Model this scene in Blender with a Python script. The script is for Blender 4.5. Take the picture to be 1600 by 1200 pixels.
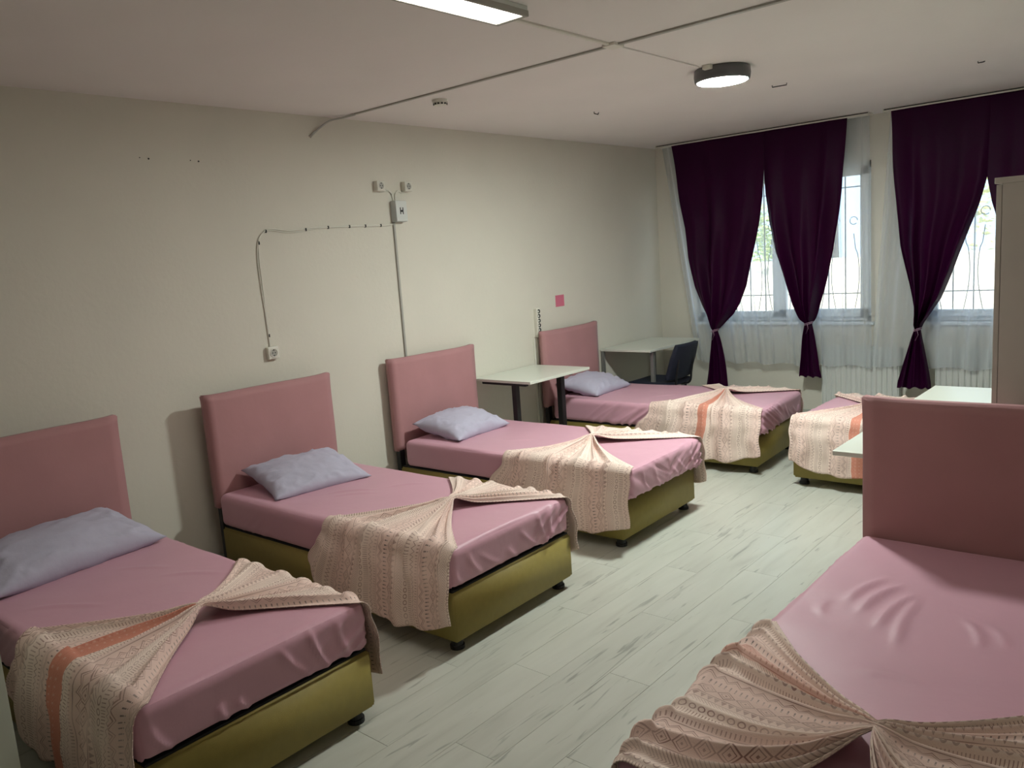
import bpy, bmesh, math, random
from math import sin, cos, pi, sqrt, exp
from mathutils import Vector, Matrix, noise
random.seed(7)
S = bpy.context.scene
COL = S.collection
for o in list(bpy.data.objects):
    bpy.data.objects.remove(o)

# ------------------------------------------------------------------ camera, world, exposure
RX, RY0, RY1, H = 5.30, -1.20, 7.635, 2.746      # room: x 0..RX, y RY0..RY1
cam_d = bpy.data.cameras.new('camera'); cam = bpy.data.objects.new('camera', cam_d); COL.objects.link(cam)
def set_camera(loc, yaw, pitch, roll, f, ppx, ppy):
    fw = Vector((sin(yaw)*cos(pitch), cos(yaw)*cos(pitch), sin(pitch)))
    rt = Vector((cos(yaw), -sin(yaw), 0)); up = rt.cross(fw)
    r2 = rt*cos(roll)+up*sin(roll); u2 = -rt*sin(roll)+up*cos(roll)
    m = Matrix((r2, u2, -fw)).transposed().to_4x4(); m.translation = Vector(loc)
    cam.matrix_world = m
    cam_d.sensor_width = 36; cam_d.lens = f/1600*36
    cam_d.shift_x = (800-ppx)/1600; cam_d.shift_y = (ppy-600)/1600
    cam_d.clip_start = .02
set_camera((4.5477, -.0691, 1.7552), -.7213, -.1610, -.0712, 1265.7, 800.7, 604.7)
S.camera = cam
S.view_settings.view_transform = 'Standard'; S.view_settings.look = 'None'
S.view_settings.exposure = 0.0; S.view_settings.gamma = 1; S.view_settings.use_curve_mapping = False
LAMP = 410.0; PANEL = 24.0
world = bpy.data.worlds.new('sky'); S.world = world; world.use_nodes = True
wn = world.node_tree; wn.nodes.clear()
wo = wn.nodes.new('ShaderNodeOutputWorld'); wb = wn.nodes.new('ShaderNodeBackground')
wb.inputs['Color'].default_value = (.60, .78, 1.0, 1); wb.inputs['Strength'].default_value = 3.0
wn.links.new(wb.outputs[0], wo.inputs[0])
sun_d = bpy.data.lights.new('sun', 'SUN'); sun_d.energy = 14; sun_d.color = (1, .93, .8); sun_d.angle = .01
sun = bpy.data.objects.new('sun', sun_d); COL.objects.link(sun)
sun.rotation_euler = (math.radians(52), 0, math.radians(-25)); sun.location = (2, -5, 9)

# ------------------------------------------------------------------ node helper
class X:
    """a scalar socket with operators, so procedural patterns can be written as formulas"""
    def __init__(s, nt, v): s.nt, s.v = nt, v
    def _op(s, op, *a, clamp=False):
        n = s.nt.nodes.new('ShaderNodeMath'); n.operation = op; n.use_clamp = clamp
        for i, q in enumerate((s,)+a):
            q = q.v if isinstance(q, X) else q
            if isinstance(q, (int, float)): n.inputs[i].default_value = q
            else: s.nt.links.new(q, n.inputs[i])
        return X(s.nt, n.outputs[0])
    def __add__(s, o): return s._op('ADD', o)
    def __radd__(s, o): return s._op('ADD', o)
    def __sub__(s, o): return s._op('SUBTRACT', o)
    def __rsub__(s, o): return X(s.nt, o)._op('SUBTRACT', s)
    def __mul__(s, o): return s._op('MULTIPLY', o)
    def __rmul__(s, o): return s._op('MULTIPLY', o)
    def __truediv__(s, o): return s._op('DIVIDE', o)
    def lt(s, o): return s._op('LESS_THAN', o)
    def gt(s, o): return s._op('GREATER_THAN', o)
    def mod(s, o): return s._op('FLOORED_MODULO', o)
    def abs(s): return s._op('ABSOLUTE')
    def mx(s, o): return s._op('MAXIMUM', o)
    def mn(s, o): return s._op('MINIMUM', o)
    def sin(s): return s._op('SINE')
    def floor(s): return s._op('FLOOR')

def mat(name, color, rough=.6, metal=0, spec=.5, noise_amt=0, noise_scale=8, bump=0, bump_scale=60, emit=None, sheen=0, coat=0):
    m = bpy.data.materials.new(name); m.use_nodes = True
    nt = m.node_tree; b = nt.nodes['Principled BSDF']
    b.inputs['Base Color'].default_value = (*color, 1); b.inputs['Roughness'].default_value = rough
    b.inputs['Metallic'].default_value = metal; b.inputs['Specular IOR Level'].default_value = spec
    if sheen: b.inputs['Sheen Weight'].default_value = sheen
    if coat: b.inputs['Coat Weight'].default_value = coat
    tc = nt.nodes.new('ShaderNodeTexCoord')
    if noise_amt:
        n = nt.nodes.new('ShaderNodeTexNoise'); n.inputs['Scale'].default_value = noise_scale; n.inputs['Detail'].default_value = 4
        r = nt.nodes.new('ShaderNodeValToRGB')
        r.color_ramp.elements[0].position = .3; r.color_ramp.elements[1].position = .7
        r.color_ramp.elements[0].color = (*[c*(1-noise_amt) for c in color], 1)
        r.color_ramp.elements[1].color = (*[min(1, c*(1+noise_amt)) for c in color], 1)
        nt.links.new(tc.outputs['Object'], n.inputs['Vector']); nt.links.new(n.outputs['Fac'], r.inputs[0]); nt.links.new(r.outputs[0], b.inputs['Base Color'])
    if bump:
        n = nt.nodes.new('ShaderNodeTexNoise'); n.inputs['Scale'].default_value = bump_scale; n.inputs['Detail'].default_value = 5
        bp = nt.nodes.new('ShaderNodeBump'); bp.inputs['Strength'].default_value = bump; bp.inputs['Distance'].default_value = .01
        nt.links.new(tc.outputs['Object'], n.inputs['Vector']); nt.links.new(n.outputs['Fac'], bp.inputs['Height']); nt.links.new(bp.outputs[0], b.inputs['Normal'])
    if emit:
        b.inputs['Emission Color'].default_value = (*emit[:3], 1); b.inputs['Emission Strength'].default_value = emit[3]
    return m

M = {}
M['wall'] = mat('wall_paint', (.68, .65, .565), .75, spec=.25, noise_amt=.02, noise_scale=2, bump=.12, bump_scale=35)
M['ceiling'] = mat('ceiling_paint', (.82, .78, .75), .8, spec=.2, noise_amt=.02, noise_scale=1.5, bump=.08, bump_scale=25)
M['white'] = mat('white_plastic', (.72, .70, .62), .4)
M['white_cool'] = mat('white_enamel', (.66, .68, .65), .35)
M['pvc'] = mat('window_pvc', (.8, .84, .86), .3)
M['dark'] = mat('black_plastic', (.008, .008, .009), .5)
M['hole'] = mat('socket_black', (.02, .02, .02), .6)
M['grey_box'] = mat('grey_plastic', (.52, .55, .53), .45)
M['trunk_grey'] = mat('trunking_grey', (.40, .39, .35), .5)
M['olive'] = mat('olive_upholstery', (.275, .215, .055), .55, noise_amt=.05, noise_scale=30, bump=.15, bump_scale=500, spec=.35)
M['head'] = mat('headboard_fabric', (.44, .225, .232), .72, spec=.25, noise_amt=.03, noise_scale=5, bump=.2, bump_scale=10, sheen=.1)
M['sheet'] = mat('pink_sheet', (.60, .325, .405), .45, spec=.4, noise_amt=.02, noise_scale=4, bump=.3, bump_scale=7, sheen=.1)
M['pillow'] = mat('lilac_pillowcase', (.47, .45, .56), .7, spec=.25, bump=.35, bump_scale=14)
M['black_fabric'] = mat('black_fabric', (.008, .008, .01), .8)
M['desk'] = mat('desk_laminate', (.66, .68, .60), .28, spec=.5)
M['desk_edge'] = mat('desk_edge_white', (.7, .7, .65), .4)
M['leg_grey'] = mat('grey_metal', (.22, .22, .21), .4, metal=.3)
M['chair'] = mat('navy_fabric', (.006, .009, .024), .75, bump=.2, bump_scale=200)
M['wardrobe'] = mat('wardrobe_board', (.60, .565, .51), .5, noise_amt=.02)
M['wardrobe2'] = mat('wardrobe_board_pale', (.58, .60, .52), .5, noise_amt=.02)
M['rim'] = mat('lamp_rim', (.12, .12, .125), .35, metal=.2)
M['pink_paper'] = mat('pink_paper', (.62, .16, .24), .7)
M['iron'] = mat('grille_iron', (.03, .028, .03), .6)
M['tie'] = mat('tie_cord', (.35, .2, .28), .5)
M['lamp_glow'] = mat('lamp_diffuser', (.9, .9, .9), .5, emit=(.91, .99, .93, LAMP))
M['panel_glow'] = mat('panel_diffuser', (.9, .9, .9), .5, emit=(1, .95, .86, PANEL))
M['wood_black'] = mat('black_print', (.02, .02, .02), .6)
M['base'] = mat('baseboard_paint', (.45, .46, .40), .5)

# purple satin curtain
def curtain_mat():
    m = mat('purple_satin', (.030, .0012, .024), .5, spec=.10, noise_amt=.1, noise_scale=3)
    nt = m.node_tree; b = nt.nodes['Principled BSDF']; out = nt.nodes['Material Output']
    b.inputs['Sheen Weight'].default_value = 0
    t = nt.nodes.new('ShaderNodeBsdfTranslucent'); t.inputs[0].default_value = (.25, .02, .10, 1)
    mx = nt.nodes.new('ShaderNodeMixShader'); mx.inputs[0].default_value = .10
    nt.links.new(b.outputs[0], mx.inputs[1]); nt.links.new(t.outputs[0], mx.inputs[2]); nt.links.new(mx.outputs[0], out.inputs[0])
    return m
M['curtain'] = curtain_mat()
def sheer_mat():
    m = bpy.data.materials.new('sheer_voile'); m.use_nodes = True; nt = m.node_tree; nt.nodes.clear()
    out = nt.nodes.new('ShaderNodeOutputMaterial')
    tr = nt.nodes.new('ShaderNodeBsdfTransparent'); tr.inputs[0].default_value = (.97, .98, 1, 1)
    d = nt.nodes.new('ShaderNodeBsdfDiffuse'); d.inputs[0].default_value = (.74, .77, .77, 1)
    tl = nt.nodes.new('ShaderNodeBsdfTranslucent'); tl.inputs[0].default_value = (.8, .84, .9, 1)
    m1 = nt.nodes.new('ShaderNodeMixShader'); m1.inputs[0].default_value = .5
    m2 = nt.nodes.new('ShaderNodeMixShader')
    lw = nt.nodes.new('ShaderNodeLayerWeight'); lw.inputs[0].default_value = .5
    a = X(nt, lw.outputs['Facing'])*.7 + .40
    nt.links.new(d.outputs[0], m1.inputs[1]); nt.links.new(tl.outputs[0], m1.inputs[2])
    nt.links.new(a._op('MINIMUM', .9).v, m2.inputs[0]); nt.links.new(tr.outputs[0], m2.inputs[1]); nt.links.new(m1.outputs[0], m2.inputs[2])
    nt.links.new(m2.outputs[0], out.inputs[0])
    return m
M['sheer'] = sheer_mat()
def glass_mat():
    m = bpy.data.materials.new('window_glass'); m.use_nodes = True; nt = m.node_tree; nt.nodes.clear()
    out = nt.nodes.new('ShaderNodeOutputMaterial')
    tr = nt.nodes.new('ShaderNodeBsdfTransparent'); tr.inputs[0].default_value = (.93, .96, .97, 1)
    g = nt.nodes.new('ShaderNodeBsdfGlossy'); g.inputs['Roughness'].default_value = .02
    mx = nt.nodes.new('ShaderNodeMixShader'); mx.inputs[0].default_value = .06
    nt.links.new(tr.outputs[0], mx.inputs[1]); nt.links.new(g.outputs[0], mx.inputs[2]); nt.links.new(mx.outputs[0], out.inputs[0])
    return m
M['glass'] = glass_mat()

# laminate: grain runs along y, each plank gets its own offset and tone
def plank_mat():
    m = bpy.data.materials.new('laminate_oak_grey'); m.use_nodes = True; nt = m.node_tree; b = nt.nodes['Principled BSDF']
    tc = nt.nodes.new('ShaderNodeTexCoord'); oi = nt.nodes.new('ShaderNodeObjectInfo')
    rnd = X(nt, oi.outputs['Random'])
    cb = nt.nodes.new('ShaderNodeCombineXYZ')
    sp = nt.nodes.new('ShaderNodeSeparateXYZ'); nt.links.new(tc.outputs['Object'], sp.inputs[0])
    nt.links.new((X(nt, sp.outputs[0])*9+rnd*37).v, cb.inputs[0]); nt.links.new((X(nt, sp.outputs[1])*1.3+rnd*91).v, cb.inputs[1])
    n = nt.nodes.new('ShaderNodeTexNoise'); n.inputs['Scale'].default_value = 1.4; n.inputs['Detail'].default_value = 6; n.inputs['Distortion'].default_value = .6
    nt.links.new(cb.outputs[0], n.inputs['Vector'])
    r = nt.nodes.new('ShaderNodeValToRGB'); e = r.color_ramp.elements
    e[0].position = .2; e[0].color = (.38, .38, .335, 1); e[1].position = .62; e[1].color = (.485, .49, .435, 1)
    q = e.new(.42); q.color = (.455, .46, .405, 1)
    nt.links.new(n.outputs['Fac'], r.inputs[0])
    # thin dark grain streaks and knots
    cb2 = nt.nodes.new('ShaderNodeCombineXYZ')
    nt.links.new((X(nt, sp.outputs[0])*26+rnd*53).v, cb2.inputs[0]); nt.links.new((X(nt, sp.outputs[1])*2.2+rnd*17).v, cb2.inputs[1])
    n2 = nt.nodes.new('ShaderNodeTexNoise'); n2.inputs['Scale'].default_value = 1.0; n2.inputs['Detail'].default_value = 3; n2.inputs['Distortion'].default_value = 1.2
    nt.links.new(cb2.outputs[0], n2.inputs['Vector'])
    k = (X(nt, n2.outputs['Fac'])-.62).mx(0.)*5
    tone = rnd*.06 + .97
    tone = tone*(1.-k.mn(.36))
    mx = nt.nodes.new('ShaderNodeMix'); mx.data_type = 'RGBA'; mx.blend_type = 'MULTIPLY'; mx.inputs['Factor'].default_value = 1
    cc = nt.nodes.new('ShaderNodeCombineColor')
    for i in range(3): nt.links.new(tone.v, cc.inputs[i])
    nt.links.new(r.outputs[0], mx.inputs['A']); nt.links.new(cc.outputs[0], mx.inputs['B']); nt.links.new(mx.outputs['Result'], b.inputs['Base Color'])
    b.inputs['Roughness'].default_value = .29; b.inputs['Specular IOR Level'].default_value = .5
    bp = nt.nodes.new('ShaderNodeBump'); bp.inputs['Strength'].default_value = .15; bp.inputs['Distance'].default_value = .003
    nt.links.new(n2.outputs['Fac'], bp.inputs['Height']); nt.links.new(bp.outputs[0], b.inputs['Normal'])
    return m
M['plank'] = plank_mat()
M['subfloor'] = mat('floor_joint', (.33, .32, .28), .8)

# printed blanket: cream with rows of ticks, zigzags, diamonds, triangles, plus one coral stripe
def blanket_mat(name, tint=(.80, .655, .575), ground2=(.76, .525, .47), coral_at=None, cs=(1, .9, -1)):
    m = bpy.data.materials.new(name); m.use_nodes = True; nt = m.node_tree; b = nt.nodes['Principled BSDF']
    uv = nt.nodes.new('ShaderNodeUVMap'); uv.uv_map = 'UVMap'
    sp = nt.nodes.new('ShaderNodeSeparateXYZ'); nt.links.new(uv.outputs[0], sp.inputs[0])
    x, y = X(nt, sp.outputs[0]), X(nt, sp.outputs[1])
    per = .42; xp = x.mod(per)
    def band(a, w):
        return xp.gt(a)*xp.lt(a+w), (xp-a)/w                     # mask, local 0..1
    def tri(t, p):                                              # triangle wave 0..1
        return ((t/p).mod(1.)-.5).abs()*2.
    light = None; darkm = None
    def add(acc, v): return v if acc is None else acc.mx(v)
    # 1 brown ticks
    mk, v = band(.000, .030); light = add(light, mk*((y/.014).mod(1.)).lt(.30)*v.gt(.15)*v.lt(.85))
    mk, v = band(.034, .004); light = add(light, mk)
    # 2 double zigzag
    mk, v = band(.042, .050); z = tri(y, .05)
    light = add(light, mk*((v-(z*.5+.15)).abs().lt(.055))); light = add(light, mk*((v-(z*.5+.38)).abs().lt(.04)))
    # 3 black bold ticks with dots
    mk, v = band(.098, .028); darkm = add(darkm, mk*((y/.020).mod(1.)).lt(.24)*v.lt(.68)); darkm = add(darkm, mk*(((y/.020).mod(1.)-.12).abs().lt(.12))*v.gt(.82))
    # 4 diamonds with dots
    mk, v = band(.134, .056); z = ((y/.07).mod(1.)-.5).abs()*2.; dd = (v-.5).abs()*2.+z
    light = add(light, mk*((dd-.92).abs().lt(.09))); light = add(light, mk*dd.lt(.16)); light = add(light, mk*((dd-.55).abs().lt(.05)))
    mk, v = band(.194, .004); light = add(light, mk)
    # 5 triangles
    mk, v = band(.202, .026); light = add(light, mk*(v.lt(1.-((y/.026).mod(1.)-.5).abs()*2.4))*.8)
    mk, v = band(.232, .003); light = add(light, mk)
    # 6 chevron hatch
    mk, v = band(.240, .048); light = add(light, mk*(((y+(v-.5).abs()*.045)/.013).mod(1.)).lt(.28)*.8)
    # 7 ring row
    mk, v = band(.294, .032); q = ((y/.034).mod(1.)-.5); rr = (q*q+(v-.5)*(v-.5)); light = add(light, mk*((rr-.11).abs().lt(.045)))
    # 8 long ticks
    mk, v = band(.332, .036); light = add(light, mk*((y/.011).mod(1.)).lt(.30))
    # 9 fine zigzag
    mk, v = band(.374, .040); z = tri(y, .024); light = add(light, mk*((v-(z*.6+.2)).abs().lt(.09)))
    light = light.mn(1.)
    # slight fading of the print so that it is not uniform
    nz = nt.nodes.new('ShaderNodeTexNoise'); nz.inputs['Scale'].default_value = 9; nt.links.new(uv.outputs[0], nz.inputs['Vector'])
    fade = (X(nt, nz.outputs['Fac'])*1.6-.15).mx(.25).mn(1.)
    def mixc(fac, A, B):
        n = nt.nodes.new('ShaderNodeMix'); n.data_type = 'RGBA'
        nt.links.new(fac.v, n.inputs['Factor'])
        for k, c in (('A', A), ('B', B)):
            if isinstance(c, tuple): n.inputs[k].default_value = (*c, 1)
            else: nt.links.new(c, n.inputs[k])
        return n.outputs['Result']
    soft = (((x*2*pi/per).sin()*.5+.5))*.55
    c = mixc(soft, tint, ground2)
    c = mixc(light*fade*.85, c, (.26, .13, .11))
    c = mixc(darkm*fade*.9, c, (.03, .025, .03))
    if coral_at is not None:
        d = (x-coral_at).abs()
        nb = nt.nodes.new('ShaderNodeTexNoise'); nb.inputs['Scale'].default_value = 14; nt.links.new(uv.outputs[0], nb.inputs['Vector'])
        cm = (d+X(nt, nb.outputs['Fac'])*.03).lt(.015+.042*cs[0])*(y.lt(.94) if cs[2] < 0 else y.gt(.96))
        dots = ((y/.028).mod(1.)-.5).abs()*2.*.55 + d/.030
        c = mixc(cm*cs[1], c, (.60, .20, .13))
        c = mixc(cm*(((y/.028).mod(1.)-.5).abs().lt(.14))*((d-.016).abs().lt(.005)), c, (.66, .36, .28))
    nt.links.new(c, b.inputs['Base Color'])
    b.inputs['Roughness'].default_value = .85; b.inputs['Specular IOR Level'].default_value = .15
    w = nt.nodes.new('ShaderNodeTexNoise'); w.inputs['Scale'].default_value = 260; nt.links.new(uv.outputs[0], w.inputs['Vector'])
    bp = nt.nodes.new('ShaderNodeBump'); bp.inputs['Strength'].default_value = .25; bp.inputs['Distance'].default_value = .003
    nt.links.new(w.outputs['Fac'], bp.inputs['Height']); nt.links.new(bp.outputs[0], b.inputs['Normal'])
    return m

# ------------------------------------------------------------------ mesh helpers
def link_mesh(name, bm, m, parent=None, smooth=False, loc=None, rot=None):
    me = bpy.data.meshes.new(name); bm.normal_update(); bm.to_mesh(me); bm.free()
    if m is not None: me.materials.append(m)
    if smooth: me.shade_smooth()
    o = bpy.data.objects.new(name, me); COL.objects.link(o)
    if parent is not None: o.parent = parent
    if loc: o.location = loc
    if rot: o.rotation_euler = rot
    return o
def tag(o, label=None, cat=None, group=None, kind=None):
    if label: o['label'] = label
    if cat: o['category'] = cat
    if group: o['group'] = group
    if kind: o['kind'] = kind
    return o
def empty(name, loc=(0, 0, 0), rz=0, label=None, cat=None, group=None):
    o = bpy.data.objects.new(name, None); COL.objects.link(o); o.location = loc; o.rotation_euler = (0, 0, rz)
    o.empty_display_size = .1
    return tag(o, label, cat, group)
def add_box(bm, x0, x1, y0, y1, z0, z1, bev=0, seg=2):
    r = bmesh.ops.create_cube(bm, size=1)
    vs = r['verts']
    bmesh.ops.scale(bm, vec=(x1-x0, y1-y0, z1-z0), verts=vs)
    bmesh.ops.translate(bm, vec=((x0+x1)/2, (y0+y1)/2, (z0+z1)/2), verts=vs)
    if bev:
        es = list({e for v in vs for e in v.link_edges})
        bmesh.ops.bevel(bm, geom=es, offset=bev, segments=seg, affect='EDGES', profile=.5)
    return bm
def box(name, x0, x1, y0, y1, z0, z1, m, parent=None, bev=0, seg=2, smooth=False, **k):
    bm = bmesh.new(); add_box(bm, x0, x1, y0, y1, z0, z1, bev, seg)
    o = link_mesh(name, bm, m, parent, smooth and bev > 0, **k)
    return o
def add_tube(bm, pts, r, n=8, cap=True):
    pts = [Vector(p) for p in pts]; rings = []
    for i, p in enumerate(pts):
        a = pts[max(0, i-1)]; c = pts[min(len(pts)-1, i+1)]; d = (c-a).normalized()
        ref = Vector((0, 0, 1)) if abs(d.z) < .9 else Vector((1, 0, 0))
        s = d.cross(ref).normalized(); t = s.cross(d)
        rr = r[i] if isinstance(r, (list, tuple)) else r
        rings.append([bm.verts.new(p + s*rr*cos(2*pi*k/n) + t*rr*sin(2*pi*k/n)) for k in range(n)])
    for a, b in zip(rings, rings[1:]):
        for k in range(n): bm.faces.new((a[k], a[(k+1) % n], b[(k+1) % n], b[k]))
    if cap:
        bm.faces.new(rings[0][::-1]); bm.faces.new(rings[-1])
    return bm
def tube(name, pts, r, m, parent=None, n=8):
    bm = bmesh.new(); add_tube(bm, pts, r, n); bmesh.ops.recalc_face_normals(bm, faces=bm.faces)
    return link_mesh(name, bm, m, parent, True)
def smooth_pts(pts, k=6):
    out = []; P = [Vector(p) for p in pts]
    for i in range(len(P)-1):
        p0, p1, p2, p3 = P[max(0, i-1)], P[i], P[i+1], P[min(len(P)-1, i+2)]
        for j in range(k):
            t = j/k
            out.append(.5*((2*p1)+(-p0+p2)*t+(2*p0-5*p1+4*p2-p3)*t*t+(-p0+3*p1-3*p2+p3)*t**3))
    out.append(P[-1]); return out
def add_cyl(bm, c, r, h, n=24, axis='z', r2=None):
    r_ = bmesh.ops.create_cone(bm, cap_ends=True, segments=n, radius1=r, radius2=r if r2 is None else r2, depth=h)
    if axis == 'x': bmesh.ops.rotate(bm, verts=r_['verts'], matrix=Matrix.Rotation(pi/2, 3, 'Y'))
    if axis == 'y': bmesh.ops.rotate(bm, verts=r_['verts'], matrix=Matrix.Rotation(pi/2, 3, 'X'))
    bmesh.ops.translate(bm, verts=r_['verts'], vec=c); return bm
def grid_mesh(fn, nu, nv, uvfn=None, close_u=False):
    bm = bmesh.new(); uvl = bm.loops.layers.uv.new('UVMap') if uvfn else None
    V = [[bm.verts.new(fn(i/(nu), j/(nv))) for j in range(nv+1)] for i in range(nu+(0 if close_u else 1))]
    for i in range(nu):
        for j in range(nv):
            a, b = i, (i+1) % len(V)
            f = bm.faces.new((V[a][j], V[b][j], V[b][j+1], V[a][j+1]))
            if uvl:
                for lp, (s, t) in zip(f.loops, ((i, j), (i+1, j), (i+1, j+1), (i, j+1))):
                    lp[uvl].uv = uvfn(s/nu, t/nv)
    return bm
def lerp_table(T, x):
    if x <= T[0][0]: return T[0][1]
    for (a, p), (b, q) in zip(T, T[1:]):
        if x <= b: return p+(q-p)*(x-a)/(b-a)
    return T[-1][1]
def sstep(a, b, x):
    t = max(0, min(1, (x-a)/(b-a))); return t*t*(3-2*t)

# ------------------------------------------------------------------ room shell
WT = .25
fl = box('floor', -.0, RX, RY0, RY1, -.06, -.008, M['subfloor']); tag(fl, kind='structure', label='pale grey laminate plank floor')
tag(box('ceiling', -.1, RX+.1, RY0-.1, RY1+WT, H, H+.15, M['ceiling']), kind='structure')
tag(box('wall_left', -.15, 0, RY0-.15, RY1, -.06, H, M['wall']), kind='structure')
tag(box('wall_right', RX, RX+.15, RY0-.15, RY1, -.06, H, M['wall']), kind='structure')
tag(box('wall_back', 0, RX, RY0-.15, RY0, -.06, H, M['wall']), kind='structure')
W1 = (.42, 2.175, .93, 2.36); W2 = (2.62, 4.40, .93, 2.36)
bm = bmesh.new()
xs = [-.15, W1[0], W1[1], W2[0], W2[1], RX+.15]
add_box(bm, -.15, RX+.15, RY1, RY1+WT, -.06, W1[2]); add_box(bm, -.15, RX+.15, RY1, RY1+WT, W1[3], H)
for a, b in ((xs[0], xs[1]), (xs[2], xs[3]), (xs[4], xs[5])): add_box(bm, a, b, RY1, RY1+WT, W1[2], W1[3])
tag(link_mesh('wall_front', bm, M['wall']), kind='structure')
# planks
pw, pl_ = .193, 1.29
pm = {}
cols = int(math.ceil(RX/pw)); cnt = 0
for c in range(cols):
    x0 = c*pw; x1 = min(RX, x0+pw)
    y = RY0-((c*.437) % 1)*pl_
    while y < RY1-.001:
        a, b = max(RY0, y), min(RY1, y+pl_)
        if b-a > .02:
            key = (round(x1-x0, 3), round(b-a, 3))
            if key not in pm:
                g = .0004; w, l = (x1-x0)/2-g, (b-a)/2-g; bm = bmesh.new(); add_box(bm, -w, w, -l, l, -.0085, 0)
                es = [e for e in bm.edges if all(v.co.z > -.001 for v in e.verts)]
                bmesh.ops.bevel(bm, geom=es, offset=.0007, segments=1, affect='EDGES')
                me = bpy.data.meshes.new('plank'); bm.to_mesh(me); bm.free(); me.materials.append(M['plank']); pm[key] = me
            o = bpy.data.objects.new('plank', pm[key]); COL.objects.link(o); o.parent = fl; o.location = ((x0+x1)/2, (a+b)/2, 0); cnt += 1
        y += pl_
# baseboards
tag(box('baseboard_left', .0, .014, RY0, RY1, 0, .075, M['base'], bev=.003), kind='structure')
tag(box('baseboard_front', .014, RX, RY1-.014, RY1, 0, .075, M['base'], bev=.003), kind='structure')
tag(box('baseboard_right', RX-.014, RX, RY0, RY1-.014, 0, .075, M['base'], bev=.003), kind='structure')

# ------------------------------------------------------------------ windows
def window(idx, W, panes, handle_x):
    x0, x1, z0, z1 = W; yf = RY1+.05; y1 = yf+.06
    root = box(f'window_{idx}', x0, x1, yf, y1, z0, z0+.055, M['pvc'], bev=.004)      # bottom rail carries the rest
    tag(root, kind='structure')
    box('frame_top', x0, x1, yf, y1, z1-.055, z1, M['pvc'], root, bev=.004)
    box('frame_side', x0, x0+.055, yf, y1, z0, z1, M['pvc'], root, bev=.004)
    box('frame_side', x1-.055, x1, yf, y1, z0, z1, M['pvc'], root, bev=.004)
    for a, b, t in panes:
        bm = bmesh.new(); yy0, yy1 = yf-.02, yf+.03
        add_box(bm, a, b, yy0, yy1, z0+.04, z0+.04+t, .004); add_box(bm, a, b, yy0, yy1, z1-.04-t, z1-.04, .004)
        add_box(bm, a, a+t, yy0, yy1, z0+.04, z1-.04, .004); add_box(bm, b-t, b, yy0, yy1, z0+.04, z1-.04, .004)
        sash = link_mesh('sash', bm, M['pvc'], root)
        box('pane', a+t-.01, b-t+.01, yf+.005, yf+.013, z0+.03+t, z1-.03-t, M['glass'], sash)
    hb = bmesh.new(); add_box(hb, handle_x-.014, handle_x+.014, yf-.03, yf-.018, 1.56, 1.66, .004); add_box(hb, handle_x-.010, handle_x+.010, yf-.06, yf-.045, 1.50, 1.64, .005)
    add_cyl(hb, (handle_x, yf-.035, 1.62), .008, .03, 10, 'y')
    link_mesh('window_handle', hb, M['pvc'], root)
    box('window_sill', x0-.03, x1+.03, RY1-.03, yf, z0-.03, z0, M['pvc'], root, bev=.005)
window(1, W1, [(.45, 1.30, .06), (1.30, 2.145, .075)], 1.33)
window(2, W2, [(2.66, 3.52, .06), (3.52, 4.36, .06)], 3.49)

# ------------------------------------------------------------------ outside
tag(box('ground_outside', -12, 18, RY1+WT, 30, -.5, -.45, mat('sunlit_paving', (.62, .58, .48), .9, noise_amt=.15, noise_scale=1.5)), kind='structure')
ow = box('garden_wall', -10, 16, 13, 13.25, -.5, 1.35, mat('rendered_wall', (.72, .66, .54), .9, noise_amt=.12, noise_scale=2)); tag(ow, 'pale sunlit garden wall seen beyond the windows', 'wall')
def leaf_crown(name, loc, r, color, label, seed, group='garden trees beyond the windows'):
    rnd = random.Random(seed); root = empty(name, (loc[0], loc[1], -.45), 0, label, 'tree', group)
    tube('trunk', [(0, 0, 0), (.05, .02, .9), (0, .05, loc[2]+.45)], [.10, .08, .04], mat('bark', (.16, .12, .09), .9), root)
    bm = bmesh.new()
    for k in range(1500):
        d = Vector((rnd.gauss(0, 1), rnd.gauss(0, 1), rnd.gauss(0, 1))).normalized()*r*(rnd.random()**.4)
        d.x *= 1.3; d.z *= .9
        c = d+Vector((0, 0, loc[2]+.45)); s = rnd.uniform(.05, .11)
        R = Matrix.Rotation(rnd.uniform(0, 6.3), 3, 'Z') @ Matrix.Rotation(rnd.uniform(-1.2, 1.2), 3, 'X')
        q = [R @ Vector(v) + c for v in ((-s, 0, 0), (0, -s*.5, .01), (s, 0, 0), (0, s*.5, .01))]
        bm.faces.new([bm.verts.new(v) for v in q])
    f = link_mesh('foliage', bm, mat('leaves', [min(.8, c*1.7) for c in color], .6), root); f['kind'] = 'stuff'
leaf_crown('garden_tree', (-2.6, 12.2, 3.3), 1.3, (.36, .38, .10), 'yellow-green tree seen through the left window', 3)
leaf_crown('garden_tree', (-2.9, 17.5, 1.7), 1.0, (.30, .36, .16), 'low green tree behind the garden wall at left window', 5)
leaf_crown('garden_tree', (-.9, 15.4, 3.9), .95, (.50, .44, .12), 'tall yellow-leaved tree seen high in the gap right of the left window curtains', 12)
leaf_crown('garden_tree', (2.4, 16.0, 2.4), 1.5, (.42, .40, .16), 'leafy tree behind the garden wall at right window', 9)
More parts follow.
